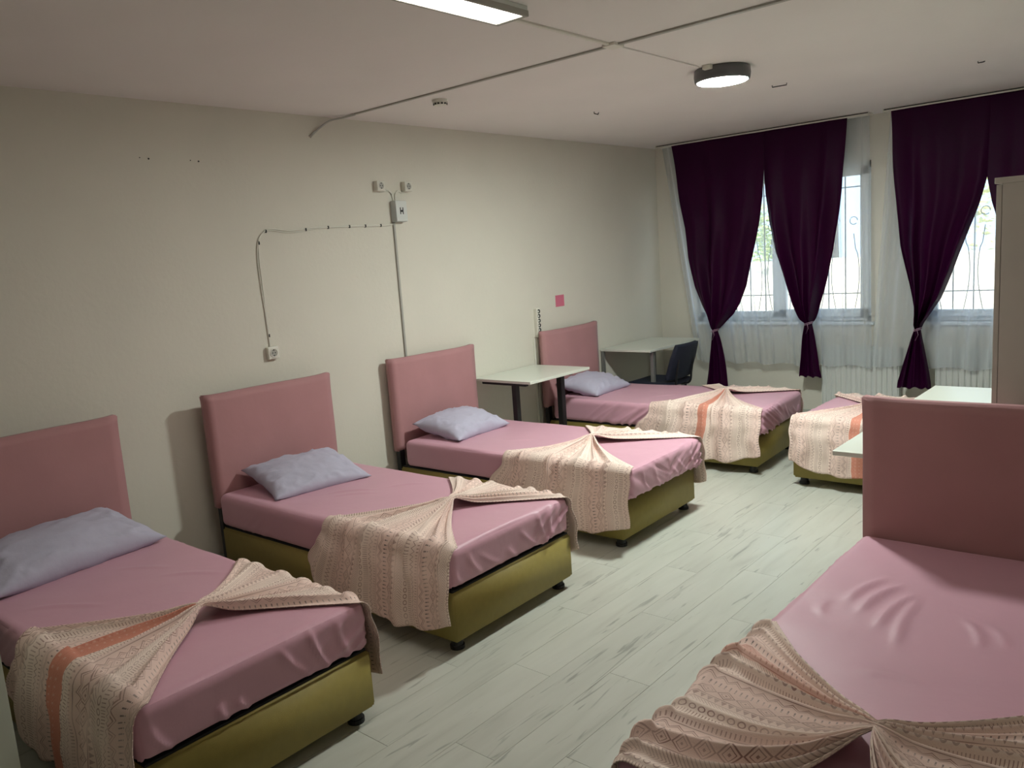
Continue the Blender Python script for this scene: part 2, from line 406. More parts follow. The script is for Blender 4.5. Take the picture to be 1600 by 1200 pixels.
def grille(x0, x1, label):
    y = RY1+WT+.03; root = empty('window_grille', (x0, y, W1[2]), 0, label, 'window grille')
    w = x1-x0; zt = W1[3]-W1[2]
    for z in (.02, .24, zt-.2): box('rail', 0, w, -.006, .006, z-.005, z+.005, M['iron'], root)
    n = int(w/.155)
    for i in range(n+1):
        x = w*i/n
        box('bar', x-.005, x+.005, -.005, .005, 0, zt, M['iron'], root)
    for i in range(0, n):
        xc = w*(i+.5)/n; s = 1 if i % 2 else -1
        pts = [(xc+s*.05*sin(t*pi*1.0)*(1 if t < .8 else .6), -.012, .05+t*.75) for t in [k/16 for k in range(17)]]
        tube('scroll', pts, .004, M['iron'], root, 6)
        pts = [(xc+.035*cos(a), -.012, .92+.035*sin(a)) for a in [k*pi/8 for k in range(15)]]
        tube('scroll', pts, .004, M['iron'], root, 6)
grille(W1[0], W1[1], 'black iron scroll security grille outside the left window')
grille(W2[0], W2[1], 'black iron scroll security grille outside the right window')

# ------------------------------------------------------------------ radiators
def radiator(x0, x1, label):
    root = empty('radiator', ((x0+x1)/2, RY1-.085, .12), 0, label, 'radiator'); hw = (x1-x0)/2; h = .59
    bm = bmesh.new(); n = int((x1-x0)/.045); w = 2*hw/n
    prof = []
    for i in range(n):
        a = -hw+i*w
        prof += [(a+w*.0, -.0), (a+w*.18, -.011), (a+w*.72, -.011), (a+w*.90, 0)]
    prof.append((hw, 0))
    lo = [bm.verts.new((x, y, .02)) for x, y in prof]; hi = [bm.verts.new((x, y, h-.02)) for x, y in prof]
    for i in range(len(prof)-1): bm.faces.new((lo[i], lo[i+1], hi[i+1], hi[i]))
    link_mesh('front_panel', bm, M['white_cool'], root)
    box('body', -hw, hw, .002, .05, .01, h-.01, M['white_cool'], root, bev=.004)
    box('top_grille', -hw-.004, hw+.004, -.012, .054, h-.02, h, M['white_cool'], root, bev=.003)
    for s in (-1, 1): box('side_cover', s*hw-.004, s*hw+.004, -.012, .054, .0, h, M['white_cool'], root, bev=.002)
    bm = bmesh.new(); add_tube(bm, [(hw+.004, .03, .05), (hw+.04, .03, .05), (hw+.04, .03, -.12)], .009)
    link_mesh('pipe', bm, M['white_cool'], root, True)
    box('bracket', -.02, .02, .05, .080, .3, .4, M['white_cool'], root)
radiator(1.76, 2.44, 'white ribbed radiator under the left window')
radiator(2.74, 3.95, 'white ribbed radiator beneath the right window, behind the white desk')

# ------------------------------------------------------------------ curtains
CY = RY1-.205; SY = RY1-.128
def curtain_rail(x0, x1, label):
    root = box('curtain_rail', x0, x1, CY-.03, SY+.03, H-.022, H, M['white'], bev=.003)
    tag(root, label, 'curtain rail')
    box('track_groove', x0+.005, x1, CY-.034, CY-.028, H-.012, H-.004, M['dark'], root)
    box('end_cap', x0-.004, x0+.002, CY-.032, SY+.032, H-.024, H, M['white'], root)
curtain_rail(.15, 2.22, 'white ceiling curtain track over the left window')
curtain_rail(2.345, 5.2, 'white ceiling curtain track over the right window')
def curtain(label, outline, tie_z, nf, seed, top_amp=.006, dx=0):
    nf = 3
    # outline: rows (z, xl, xr) from top to bottom in metres
    outline = [(z, a+.024, b+.024) for z, a, b in outline]
    rnd = random.Random(seed); L_ = [(-z, a) for z, a, b in outline]; R_ = [(-z, b) for z, a, b in outline]
    zt, zb = outline[0][0], outline[-1][0]
    ph = [rnd.uniform(0, 6.3) for _ in range(6)]
    def fn(s, t):
        z = zt+(zb-zt)*t
        xl, xr = lerp_table(L_, -z), lerp_table(R_, -z); w = xr-xl
        # smooth warp keeps the folds uneven
        sw = s+.045*sin(2*pi*s*1.3+ph[0])+.012*sin(2*pi*s*4+ph[1])
        up = max(0, min(1, (z-tie_z)/(zt-tie_z)))
        d = abs(z-tie_z)
        if z > tie_z: amp = top_amp+(.052)*sstep(1, .1, up)*sstep(0, .05, d)+.012*(1-sstep(0, .05, d))
        else: amp = .012+.022*sstep(0, .15, d)
        f = sin(2*pi*nf*sw+ph[2])*.7+sin(2*pi*(nf*.5)*sw+ph[3])*.45+.18*sin(2*pi*nf*2*sw+ph[4])*(1-up)
        y = -amp*f
        # the pouch bulges towards the room just above the tie
        bulge = .05*exp(-((z-tie_z-.22)/.22)**2) if z > tie_z else .03*exp(-((z-tie_z)/.06)**2)+.0
        y -= (bulge+.01)*sin(pi*min(1, max(0, s)))
        if d < .05: y += .0
        x = xl+w*s + .004*sin(9*z+ph[5])
        zz = z
        if t > .999: zz = z+.012*sin(2*pi*nf*s+ph[2])
        return Vector((x, y, zz))
    root = empty('curtain', ((outline[0][1]+outline[0][2])/2, CY, zb), 0, label, 'curtain', 'dark purple tied curtains')
    off = Vector(((outline[0][1]+outline[0][2])/2, 0, zb))
    bm = grid_mesh(lambda a, b: fn(a, b)-off, 110, 130)
    o = link_mesh('drape', bm, M['curtain'], root, True)
    md = o.modifiers.new('thickness', 'SOLIDIFY'); md.thickness = .002; md.offset = 0
    xl, xr = lerp_table(L_, -tie_z), lerp_table(R_, -tie_z); xc, hw = (xl+xr)/2, (xr-xl)/2+.006
    bm = bmesh.new()
    for dz in (-.006, .006):
        pts = [(xc+hw*cos(a)-off.x, -.012+.055*sin(a), tie_z+dz+.01*cos(a*1)-off.z) for a in [k*2*pi/24 for k in range(25)]]
        add_tube(bm, pts, .0035, 6, False)
    add_tube(bm, [(xc-off.x+.01, -.07, tie_z-off.z), (xc-off.x+.02, -.075, tie_z-.04-off.z), (xc-off.x-.005, -.07, tie_z-.09-off.z)], .003, 6)
    link_mesh('tieback', bm, M['tie'], root, True)
    return root
Z = H-.02
curtain('left purple curtain of the left window, tied beside the desk',
        [(Z, .285, 1.255), (2.4, .33, 1.25), (2.15, .36, 1.23), (1.9, .40, 1.18), (1.6, .43, 1.11), (1.3, .49, 1.03), (1.12, .56, .95), (1.02, .61, .885), (.94, .65, .80), (.88, .675, .745), (.855, .685, .735), (.80, .672, .750), (.6, .635, .785), (.3, .59, .815), (.27, .588, .82)], .862, 6, 11)
curtain('right purple curtain of the left window, ending above the floor',
        [(Z, 1.25, 2.01), (2.4, 1.255, 1.99), (2.15, 1.26, 1.965), (1.9, 1.285, 1.93), (1.6, 1.35, 1.885), (1.3, 1.45, 1.81), (1.12, 1.52, 1.76), (1.02, 1.57, 1.735), (.96, 1.61, 1.71), (.935, 1.63, 1.69), (.88, 1.615, 1.70), (.7, 1.59, 1.72), (.50, 1.565, 1.745), (.43, 1.56, 1.765)], .935, 6, 23)
curtain('left purple curtain of the right window, above the ribbed radiator',
        [(Z, 2.37, 3.13), (2.4, 2.385, 3.125), (2.12, 2.40, 3.10), (1.9, 2.415, 3.04), (1.6, 2.45, 2.94), (1.35, 2.50, 2.85), (1.15, 2.54, 2.77), (1.03, 2.562, 2.70), (.94, 2.575, 2.645), (.885, 2.575, 2.625), (.82, 2.55, 2.635), (.6, 2.48, 2.67), (.42, 2.43, 2.70), (.37, 2.425, 2.705)], .885, 6, 37)
curtain('right purple curtain of the right window, mostly behind the wardrobe',
        [(Z, 3.10, 3.90), (2.4, 3.10, 3.90), (2.12, 3.10, 3.88), (1.9, 3.135, 3.86), (1.6, 3.22, 3.82), (1.3, 3.36, 3.76), (1.02, 3.50, 3.68), (.885, 3.56, 3.61), (.82, 3.55, 3.63), (.37, 3.46, 3.72)], .885, 6, 41)
def sheer(label, xt0, xt1, xb0, xb1, zb, nf, seed):
    rnd = random.Random(seed); ph = [rnd.uniform(0, 6.3) for _ in range(5)]
    def fn(s, t):
        z = H-.02-(H-.02-zb)*t
        x = (xt0+(xt1-xt0)*s)*(1-t)+(xb0+(xb1-xb0)*s)*t
        sw = s+.015*sin(2*pi*3*s+ph[0])+.008*sin(2*pi*7*s+ph[1])
        a = .010+.016*t
        f = sin(2*pi*nf*sw+ph[2]); f = math.copysign(abs(f)**.6, f)
        y = a*f*.75+.006*sin(2*pi*nf*.37*sw+ph[3])
        zz = z-(.012*sin(2*pi*nf*.5*s+ph[4]) if t > .98 else 0)
        return Vector((x-(xt0+xt1)/2, y, zz-zb))
    o = link_mesh('sheer_curtain', grid_mesh(fn, 260, 24), M['sheer'], None, True, loc=((xt0+xt1)/2, SY, zb))
    tag(o, label, 'curtain')
sheer('white sheer curtain hanging in front of the left window', .16, 2.20, .48, 2.22, .53, 11, 2)
sheer('white sheer curtain hanging in front of the right window', 2.37, 4.6, 2.21, 4.6, .54, 13, 6)

# ------------------------------------------------------------------ beds
HB, HM, HH, BW, BL = .289, .490, 1.071, .900, 1.893      # base top, mattress top, headboard top, width, length
def strokes(x, y, L):
    # low creases in the sheet: each a short soft-edged ridge (x0, y0, x1, y1, width, height)
    h = 0
    for x0, y0, x1, y1, w, a in L:
        dx, dy = x1-x0, y1-y0; l = dx*dx+dy*dy
        t = ((x-x0)*dx+(y-y0)*dy)/l
        if -.4 < t < 1.4:
            d = ((x-x0)*dy-(y-y0)*dx)/sqrt(l)+.012*sin(3*t)
            h += a*exp(-(d/w)**2)*exp(-((t-.5)/.55)**4)
    return h
TOP_W = {1: [(.75, .15, .95, .30, .012, .006), (.62, .55, .80, .66, .012, .005), (.9, .62, 1.1, .75, .012, .005)],
         2: [(.62, .35, .80, .50, .012, .007), (.70, .32, .86, .46, .010, .006), (.85, .60, .97, .72, .010, .006)],
         3: [(.7, .3, .9, .42, .012, .004)], 4: [(.8, .3, 1.0, .5, .014, .004)], 5: [],
         6: [(.67, .17, .46, .22, .016, .009), (.73, .23, .50, .28, .016, .011), (.81, .31, .56, .34, .014, .010), (.90, .39, .58, .37, .014, .007), (.83, .13, .73, .12, .013, .006),
             (.66, .54, .80, .60, .013, .007), (.66, .61, .77, .66, .013, .006), (1.15, .37, 1.11, .50, .010, .005)]}
FOOT_W = {i: [(a+random.uniform(-.03, .03), b, c+random.uniform(-.05, .03), d*random.uniform(.5, 1), w*random.uniform(.9, 1.4), h*random.uniform(.2, 1.0)) for a, b, c, d, w, h in [(.08, .05, .05, .5, .012, .012), (.13+.03*i, .15, .07+.03*i, .75, .011, .014), (.34, .03, .25, .8, .012, .013), (.47, .05, .45, .45, .014, .010), (.60, .1, .53, .75, .012, .014), (.70, .1, .62, .85, .011, .014), (.77, .1, .72, .9, .011, .013), (.84, .1, .82, .8, .012, .010)]] for i in range(1, 7)}
FOOT_W[1] = [(.10, .05, .04, .55, .013, .009), (.30, .03, .27, .35, .014, .010), (.38, .03, .34, .3, .012, .008), (.62, .1, .52, .75, .014, .011), (.70, .1, .64, .85, .012, .012), (.80, .1, .76, .8, .014, .008)]
def rounded_mattress(mu, seed, wr):
    x0, x1, y0, y1, z0, z1 = mu, BL+mu, .0, BW, HB+.008, HM
    cx, cy, cz = (x0+x1)/2, (y0+y1)/2, (z0+z1)/2; hx, hy, hz = (x1-x0)/2, (y1-y0)/2, (z1-z0)/2
    bm = bmesh.new()
    def face(axis, sgn, na, nb):
        V = {}
        for i in range(na+1):
            for j in range(nb+1):
                a, b = 2*i/na-1, 2*j/nb-1
                p = [0, 0, 0]; o = [k for k in range(3) if k != axis]
                p[axis] = sgn; p[o[0]] = a; p[o[1]] = b
                V[i, j] = bm.verts.new((p[0]*hx, p[1]*hy, p[2]*hz))
        for i in range(na):
            for j in range(nb):
                q = [V[i, j], V[i+1, j], V[i+1, j+1], V[i, j+1]]
                bm.faces.new(q)
    face(2, 1, 150, 72); face(0, 1, 90, 18); face(0, -1, 20, 8); face(1, -1, 170, 18); face(1, 1, 170, 18)
    bmesh.ops.remove_doubles(bm, verts=bm.verts, dist=.0008)
    bmesh.ops.recalc_face_normals(bm, faces=bm.faces)
    R = .038; o3 = Vector((seed*3.1, seed*1.7, 0))
    for v in bm.verts:
        p = v.co.copy(); q = Vector([max(-h+R, min(h-R, c)) for c, h in zip(p, (hx, hy, hz))]); d = p-q
        n = d.normalized() if d.length > 1e-6 else Vector((0, 0, 1))
        p = q+n*R if d.length > 1e-6 else p
        w = p+Vector((cx, cy, cz))
        zf = (w.z-z0)/(z1-z0)
        if abs(n.z) < .8:                                # side: sheet pulled under, slanting tension folds
            if n.x > .5: c = w.y*1.0; ph = w.y-.35*zf*(1 if w.y > .45 else -1)
            else: c = w.x; ph = w.x+.35*zf*(.8 if w.x > 1 else -.8)
            k = noise.noise(Vector((ph*11, seed*5.3+(n.x > .5)*9, .4*zf)))
            k2 = noise.noise(Vector((c*2.2, seed*2.2+(n.x > .5)*4, 0)))
            amt = (1-abs(k)*3.2); amt = max(0, amt)**1.6
            gate = max(0, min(1, .45+1.8*k2))*(1 if n.x > .5 else wr)
            p += n*(.026*amt*gate*(1-.6*zf))
            p += n*.005*noise.noise(w*3+o3)
            if n.x > .5: p += n*strokes(w.y, zf, FOOT_W[seed])
            if n.x > .5: p += n*-.006*(1-zf)
        else:
            k = noise.noise(w*2.3+o3)*.006+noise.noise(w*6+o3)*.002
            rr = noise.noise(Vector((w.x*4+w.y*7, w.x*1.3-w.y*.9, seed)))
            k += strokes(w.x-mu, w.y, TOP_W[seed])
            p += Vector((0, 0, 1 if n.z > 0 else 0))*k
        v.co = p+Vector((cx, cy, cz))
    return bm
def headboard_mesh(seed):
    # upholstered slab: softly rounded, slightly fuller in the middle
    bm = bmesh.new(); add_box(bm, -.0, .055, .0, BW, .40, HH, 0)
    bmesh.ops.bevel(bm, geom=list(bm.edges), offset=.007, segments=2, affect='EDGES')
    bmesh.ops.subdivide_edges(bm, edges=[e for e in bm.edges if e.calc_length() > .3], cuts=18, use_grid_fill=True)
    for v in bm.verts:
        a = (v.co.y/BW-.5)*2; b = ((v.co.z-.40)/(HH-.40)-.5)*2
        g = max(0, (1-a*a))*max(0, (1-b*b))
        if v.co.x > .04: v.co.x += .010*g**.5+.003*noise.noise(Vector((v.co.y*4, v.co.z*4, seed)))
        v.co.z += (.003*sin(a*2+seed)+.009*abs(a)**8)*(v.co.z > 1.0); v.co.y += .006*(1 if a > 0 else -1)*(abs(a) > .97)*max(0, b)**8
    return bm
def base_mesh():
    bm = bmesh.new(); add_box(bm, .0, BL, 0, BW, .055, HB, 0)
    bmesh.ops.bevel(bm, geom=[e for e in bm.edges], offset=.012, segments=3, affect='EDGES')
    return bm
def make_bed(loc, rz, label, seed, mu=0, wr=.3):
    root = empty('bed', loc, rz, label, 'bed', 'single beds with pink sheets')
    ob = link_mesh('base', base_mesh(), M['olive'], root, True); ob.location = (.06, 0, 0)
    box('top_cover', .075, .045+BL, .012, BW-.012, HB-.004, HB+.009, M['black_fabric'], root, bev=.003)
    mt = link_mesh('mattress', rounded_mattress(mu, seed, wr), M['sheet'], root, True); mt.location = (.06, 0, 0)
    hd = link_mesh('headboard', headboard_mesh(seed), M['head'], root, True)
    for y in (.04, BW-.04):
        box('headboard_leg', .012, .052, y-.025, y+.025, 0, .42, M['dark'], root, bev=.004)
    for x in (.12, BL-.0):
        for y in (.06, BW-.06):
            bm = bmesh.new(); add_cyl(bm, (x, y, .03), .030, .06, 16, r2=.024); add_cyl(bm, (x, y, .009), .034, .018, 16)
            link_mesh('foot', bm, M['dark'], root)
    return root

# ---- blankets: pinched in the middle like a bow, hanging down both long sides
def make_blanket(loc, rz, label, seed, coral=None, mu=0, knot=(1.53, .46), nf=7, flip=False, near_head=1.06, near_foot=1.965, far_head=1.12, far_foot=1.965, hem_n=.085, hem_f=.11, bow=0., cs=(1, .9, -1)):
    # coordinates are those of the bed (origin at headboard back, u along the bed, v across)
    rnd = random.Random(seed); ph = [rnd.uniform(0, 6.3) for _ in range(10)]
    ku, kv = knot; top = HM+.012; R = .045; WB = 1.35
    near_foot += mu; far_foot += mu
    def warp(s): return s+.050*sin(2*pi*1.3*s+ph[0])+.020*sin(2*pi*3.3*s+ph[1])
    def fold(s, sharp):
        q = sin(pi*nf*warp(s)+ph[2]); q = 1-abs(q)           # ridged
        q2 = sin(2*pi*nf*.37*s+ph[3])*.5+.5
        return (q**sharp)*(.35+.45*(.5+.5*sin(2*pi*2.3*s+ph[8])))+q2*.25
    def soft(s): return .5+.3*sin(2*pi*4.2*warp(s)+ph[4])+.2*sin(2*pi*7.1*s+ph[5])
    def pos(s, t):
        side = -1 if t < .5 else 1
        q = abs(t-.5)*2                                           # 0 at knot .. 1 hem
        if side < 0: e0, e1, yE, hem = near_head, near_foot, 0., hem_n
        else: e0, e1, yE, hem = far_head, far_foot, BW, hem_f
        ue = e0+(e1-e0)*s
        uh = ue+(-.13*(1-s)**2)*(1 if side < 0 else .8)
        zh = hem+.17*max(0, 1-s/.16)**1.3+.075*max(0, (s-.72)/.28)**1.2    # hem rises at both corners
        Lt = 1.15*abs(yE-kv); La = R*pi/2*1.3; Lh = HM-zh
        d = q*(Lt+La+Lh)
        ed = sstep(-.06, .15, min(s, 1-s)*2)
        fo = fold(s, 1.25)
        R2 = R+.010
        if d <= Lt:                                               # on top of the bed, from the knot outwards
            tau = d/Lt
            u = (ku+(s-.5)*.045)*(1-tau)+ue*tau - .06*sin(pi*tau)*(s-.5)*abs(s-.5)*2 + bow*sin(pi*tau**.8)*s**2.5
            v = kv+side*.003+(yE-side*R-kv)*tau
            amp = (.030+.030*sin(pi*min(1, tau*.9)))*sstep(-.08, .18, tau)*(1-(.35 if side < 0 else .5)*tau)
            z = HM+.010+amp*fo*ed+.030*exp(-(tau/.13)**2)+.018*exp(-(tau/.35)**2)
            return Vector((u, v, z))
        if d <= Lt+La:
            a = (d-Lt)/La*pi/2; am = (.044 if side < 0 else .030)*fo*ed*(1-.25*a/(pi/2))
            rr = R2+am
            return Vector((ue, yE-side*R+side*rr*sin(a), HM-R+rr*cos(a)))
        tau = (d-Lt-La)/Lh
        bl = sstep(0, .6, tau)
        w = (.040 if side < 0 else .027)*fo*ed*(1-bl)+.032*soft(s)*bl
        u = ue+(uh-ue)*sstep(0, 1, tau)**.8+.006*sin(9*(tau)+ph[6])
        v = yE+side*(.010+.016*sstep(0, .3, tau)+w+.006*noise.noise(Vector((u*6, tau*3, seed))))
        z = (HM-R)*(1-tau)+zh*tau+.006*sin(2*pi*4*s+ph[7])*tau
        return Vector((u, v, z))
    nu, nv = 200, 150
    # length along the cloth for the print
    def uvf(s, t):
        return (s*WB+seed*.113, t*1.9)
    bm = grid_mesh(pos, nu, nv, uvf)
    m = blanket_mat('printed_blanket_fabric', coral_at=None if coral is None else coral*WB+seed*.113, cs=cs)
    root = link_mesh('blanket', bm, m, None, True, loc=loc, rot=(0, 0, rz))
    me = root.data
    md = root.modifiers.new('thickness', 'SOLIDIFY'); md.thickness = .003; md.offset = 0
    tag(root, label, 'blanket', 'printed blankets gathered into bows')
    # gathered knot band
    return root

def make_pillow(bed, c, size, rz, tilt, label, seed, thick=.13, roll=0.):
    lx, ly = size; rnd = random.Random(seed); o3 = Vector((seed*2.3, seed, 0))
    def surf(sg):
        def fn(a, b):
            x, y = 2*a-1, 2*b-1
            px = x*(1-.10*(1-abs(x))*0-.09*(1-y*y)*abs(x)**3); py = y*(1-.09*(1-x*x)*abs(y)**3)
            h = max(0, (1-abs(x)**2.2))**.50*max(0, (1-abs(y)**2.4))**.50
            h *= 1+.22*noise.noise(Vector((x*1.2, y*1.2, 0))+o3)
            e = min(1-abs(x), 1-abs(y))
            wr = (.012*noise.noise(Vector((x*4, y*4, sg))+o3)+.010*max(0, 1-abs(noise.noise(Vector((x*2.5+y*3, x*3-y*2, sg))+o3))*5))*(1 if e < .35 else .5)*min(1, e*8)
            z = sg*(thick/2*h*(1 if sg > 0 else .75)+wr)
            return Vector((px*lx/2, py*ly/2, z))
        return fn
    bm = bmesh.new()
    for sg in (1, -1):
        b2 = grid_mesh(surf(sg), 40, 44); me = bpy.data.meshes.new('tmp'); b2.to_mesh(me); b2.free()
        n0 = len(bm.faces); bm.from_mesh(me); bpy.data.meshes.remove(me)
    bmesh.ops.remove_doubles(bm, verts=bm.verts, dist=.0006); bmesh.ops.recalc_face_normals(bm, faces=bm.faces)
    o = link_mesh('pillow', bm, M['pillow'], None, True)
    mw = Matrix.Translation(bed.location) @ Matrix.Rotation(bed.rotation_euler.z, 4, 'Z') @ Matrix.Translation(Vector(c)) @ Matrix.Rotation(rz, 4, 'Z') @ Matrix.Rotation(tilt, 4, 'Y') @ Matrix.Rotation(roll, 4, 'X')
    o.matrix_world = mw
    o.location = mw.translation; o.rotation_euler = mw.to_euler()
    return tag(o, label, 'pillow', 'lilac pillows')

BEDS = {1: ((.2062, .7929), .0183, 0, .35), 2: ((.1035, 2.2287), .0194, 0, .2), 3: ((.0408, 3.6884), .0225, .06, .2), 4: ((.062, 5.425), .058, .04, 1.)}
LB = {1: 'pink bed with olive base at the front left, nearest on the left wall',
      2: 'second pink bed from the front on the left wall, under the wall socket',
      3: 'third pink bed on the left wall, right of which stands a small desk',
      4: 'fourth pink bed on the left wall, nearest the purple curtains'}
LK = {1: 'cream printed blanket with coral stripe, tied in a bow on the front left bed',
      2: 'cream printed blanket tied in a bow on the second bed of the left wall',
      3: 'cream printed blanket tied in a bow on the third bed, beside the small desk',
      4: 'cream printed blanket with coral stripe hanging at its middle, on the bed nearest the window'}
B = {}
for i, ((x, y), r, mu, wr) in BEDS.items():
    B[i] = make_bed((x, y, 0), r, LB[i], i, mu, wr)
make_blanket((*BEDS[1][0], 0), BEDS[1][1], LK[1], 1, coral=.40, mu=0, cs=(1.7, .85, -1))
make_blanket((*BEDS[2][0], 0), BEDS[2][1], LK[2], 2, mu=0)
make_blanket((*BEDS[3][0], 0), BEDS[3][1], LK[3], 3, mu=.05, knot=(1.44, .46))
make_blanket((*BEDS[4][0], 0), BEDS[4][1], LK[4], 4, coral=.50, cs=(1.3, .85, -1), mu=.02, knot=(1.50, .50))
B[5] = make_bed((4.28, 6.312, 0), pi, 'pink bed in front of the radiator, facing the other way, behind the white desk', 5, 0, .3)
make_blanket((4.28, 6.312, 0), pi, 'cream printed blanket on the bed standing before the radiator', 5, coral=.47, cs=(1.3, .85, 1))
B[6] = make_bed((3.458, 3.408, 0), -pi/2, 'pink bed at the front right with its headboard turned to the window', 6, 0, .3)
make_blanket((3.462, 3.41, 0), -pi/2, 'cream printed blanket fanned out on the front right bed', 6, coral=.26, cs=(1.2, .35, -1), knot=(1.555, .50), nf=10, bow=.20)
make_pillow(B[1], (.34, .43, .555), (.46, .80), .12, .18, 'plump lilac pillow on the front left bed', 1, .21)
make_pillow(B[2], (.36, .42, .55), (.47, .62), -.17, .22, 'lilac pillow leaning to the headboard of the second left bed', 2, .16)
make_pillow(B[3], (.33, .40, .55), (.45, .60), .05, .2, 'lilac pillow on the third left bed beside the small desk', 3, .18)
make_pillow(B[4], (.28, .42, .55), (.44, .60), .0, .2, 'lilac pillow on the bed nearest the curtains, below the desk corner', 4, .17)

# ------------------------------------------------------------------ desks
def desk(x0, x1, y0, y1, zt, label, legs, th=.022, topm=None):
    root = empty('desk', ((x0+x1)/2, (y0+y1)/2, 0), 0, label, 'desk'); hx, hy = (x1-x0)/2, (y1-y0)/2
    box('tabletop', -hx, hx, -hy, hy, zt-th, zt, topm or M['desk'], root, bev=.003)
    for (lx, ly, w, m) in legs:
        box('leg', lx-w/2, lx+w/2, ly-w/2, ly+w/2, 0, zt-th, m, root, bev=.003)
    return root
desk(.01, .608, 4.621, 5.405, .789, 'small white desk with black legs between the third and fourth beds',
     [(.10, -.34, .045, M['dark']), (.10, .24, .05, M['dark'])])
for oy in (4.673, 5.253):
    pb = bpy.data.objects['desk']
    box('foot_bar', -.22, .22, oy-.022-5.013, oy+.022-5.013, 0, .03, M['dark'], pb, bev=.004)
    box('support_bar', -.24, .22, oy-.018-5.013, oy+.018-5.013, .742, .766, M['dark'], pb, bev=.003)
desk(.01, .574, 6.428, 7.392, .789, 'pale desk in the far left corner beside the navy chair',
     [(.235, -.37, .035, M['leg_grey']), (.10, .44, .035, M['leg_grey']), (-.265, -.46, .03, M['leg_grey']), (-.24, .44, .035, M['leg_grey'])])
desk(3.276, 3.876, 3.517, 4.397, .789, 'white desk whose corner shows behind the large headboard',
     [(sx, sy*.37, .04, M['dark']) for sx in (0, .26) for sy in (-1, 1)])
desk(3.273, 3.876, 4.402, 5.285, .789, 'white desk next to the wardrobe and the ribbed radiator',
     [(sx*.25, sy*.39, .04, M['dark']) for sx in (-1, 1) for sy in (-1, 1)])

# ------------------------------------------------------------------ chairs
def chair(loc, rz, label, m):
    root = empty('chair', loc, rz, label, 'chair')               # faces local +x
    def pad(name, fn, nu, nv):
        o = link_mesh(name, grid_mesh(fn, nu, nv), m, root, True); md = o.modifiers.new('t', 'SOLIDIFY'); md.thickness = .045; md.offset = 0
        bv = o.modifiers.new('b', 'BEVEL'); bv.width = .012; bv.segments = 3; return o
    def seat(a, b):
        x, y = -.22+.44*a, -.23+.46*b
        return Vector((x, y*(1-.08*(a > .8)*(a-.8)*5), .455-.02*sin(pi*a)*sin(pi*b)-.03*max(0, a-.85)*6*.3))
    pad('seat', seat, 14, 14)
    def back(a, b):
        y = (-.22+.44*a)*(1-.12*max(0, b-.6)/.4); z = .50+.33*b
        return Vector((-.23-.11*b-.03*sin(pi*a)*0+.05*abs(2*a-1)**2*.6, y, z))
    pad('backrest', back, 14, 14)
    for sx, sy in ((1, 1), (1, -1), (-1, 1), (-1, -1)):
        tube('leg', [(sx*.18, sy*.18, .43), (sx*.22, sy*.22, .012)], .012, M['dark'], root)
        
    bm = bmesh.new()
    for s in (-1, 1): add_tube(bm, smooth_pts([(-.05, s*.14, .42), (-.24, s*.14, .43), (-.275, s*.14, .55), (-.30, s*.14, .70)]), .011)
    link_mesh('back_bracket', bm, M['dark'], root, True)
    return root
chair((.50, 6.69, 0), math.radians(180), 'navy upholstered chair tucked at the far corner desk', M['chair'])
chair((3.52, 6.92, 0), math.radians(-90), 'black chair almost hidden behind the wardrobe by the right window', mat('black_mesh', (.012, .012, .014), .7))

# ------------------------------------------------------------------ wardrobes
def wardrobe(x0, x1, y0, y1, h, label, m, front):
    root = empty('wardrobe', ((x0+x1)/2, (y0+y1)/2, 0), 0, label, 'wardrobe'); hx, hy = (x1-x0)/2, (y1-y0)/2
    s = front                                                     # -1: doors face -x, +1: doors face +x
    box('carcass', -hx+(.02 if s < 0 else 0), hx-(.02 if s > 0 else 0), -hy, hy, .06, h-.022, m, root, bev=.001)
    box('top_board', -hx-.006, hx+.006, -hy-.004, hy+.004, h-.022, h, m, root, bev=.002)
    box('plinth', -hx+.04, hx-.04, -hy+.01, hy-.01, 0, .06, m, root)
    for k in (0, 1):
        a, b = (-hy+.002, -.0015) if k == 0 else (.0015, hy-.002)
        xa = -hx if s < 0 else hx-.018
        d = box('door', xa, xa+.018, a, b, .065, h-.026, m, root, bev=.001)
        yk = -.03 if k == 0 else .03; xk = xa-.012 if s < 0 else xa+.030
        bm = bmesh.new(); add_tube(bm, [(xk, yk, h*.5), (xk, yk, h*.5+.12)], .005)
        link_mesh('handle', bm, M['leg_grey'], d, True)
    return root
wardrobe(3.905, 4.46, 3.47, 4.37, 1.912, 'tall pale wardrobe at the right edge behind the headboard', M['wardrobe'], -1)
wardrobe(1.25, 1.847, .06, .60, 1.90, 'pale wardrobe whose edge shows at the bottom left corner', M['wardrobe2'], 1)

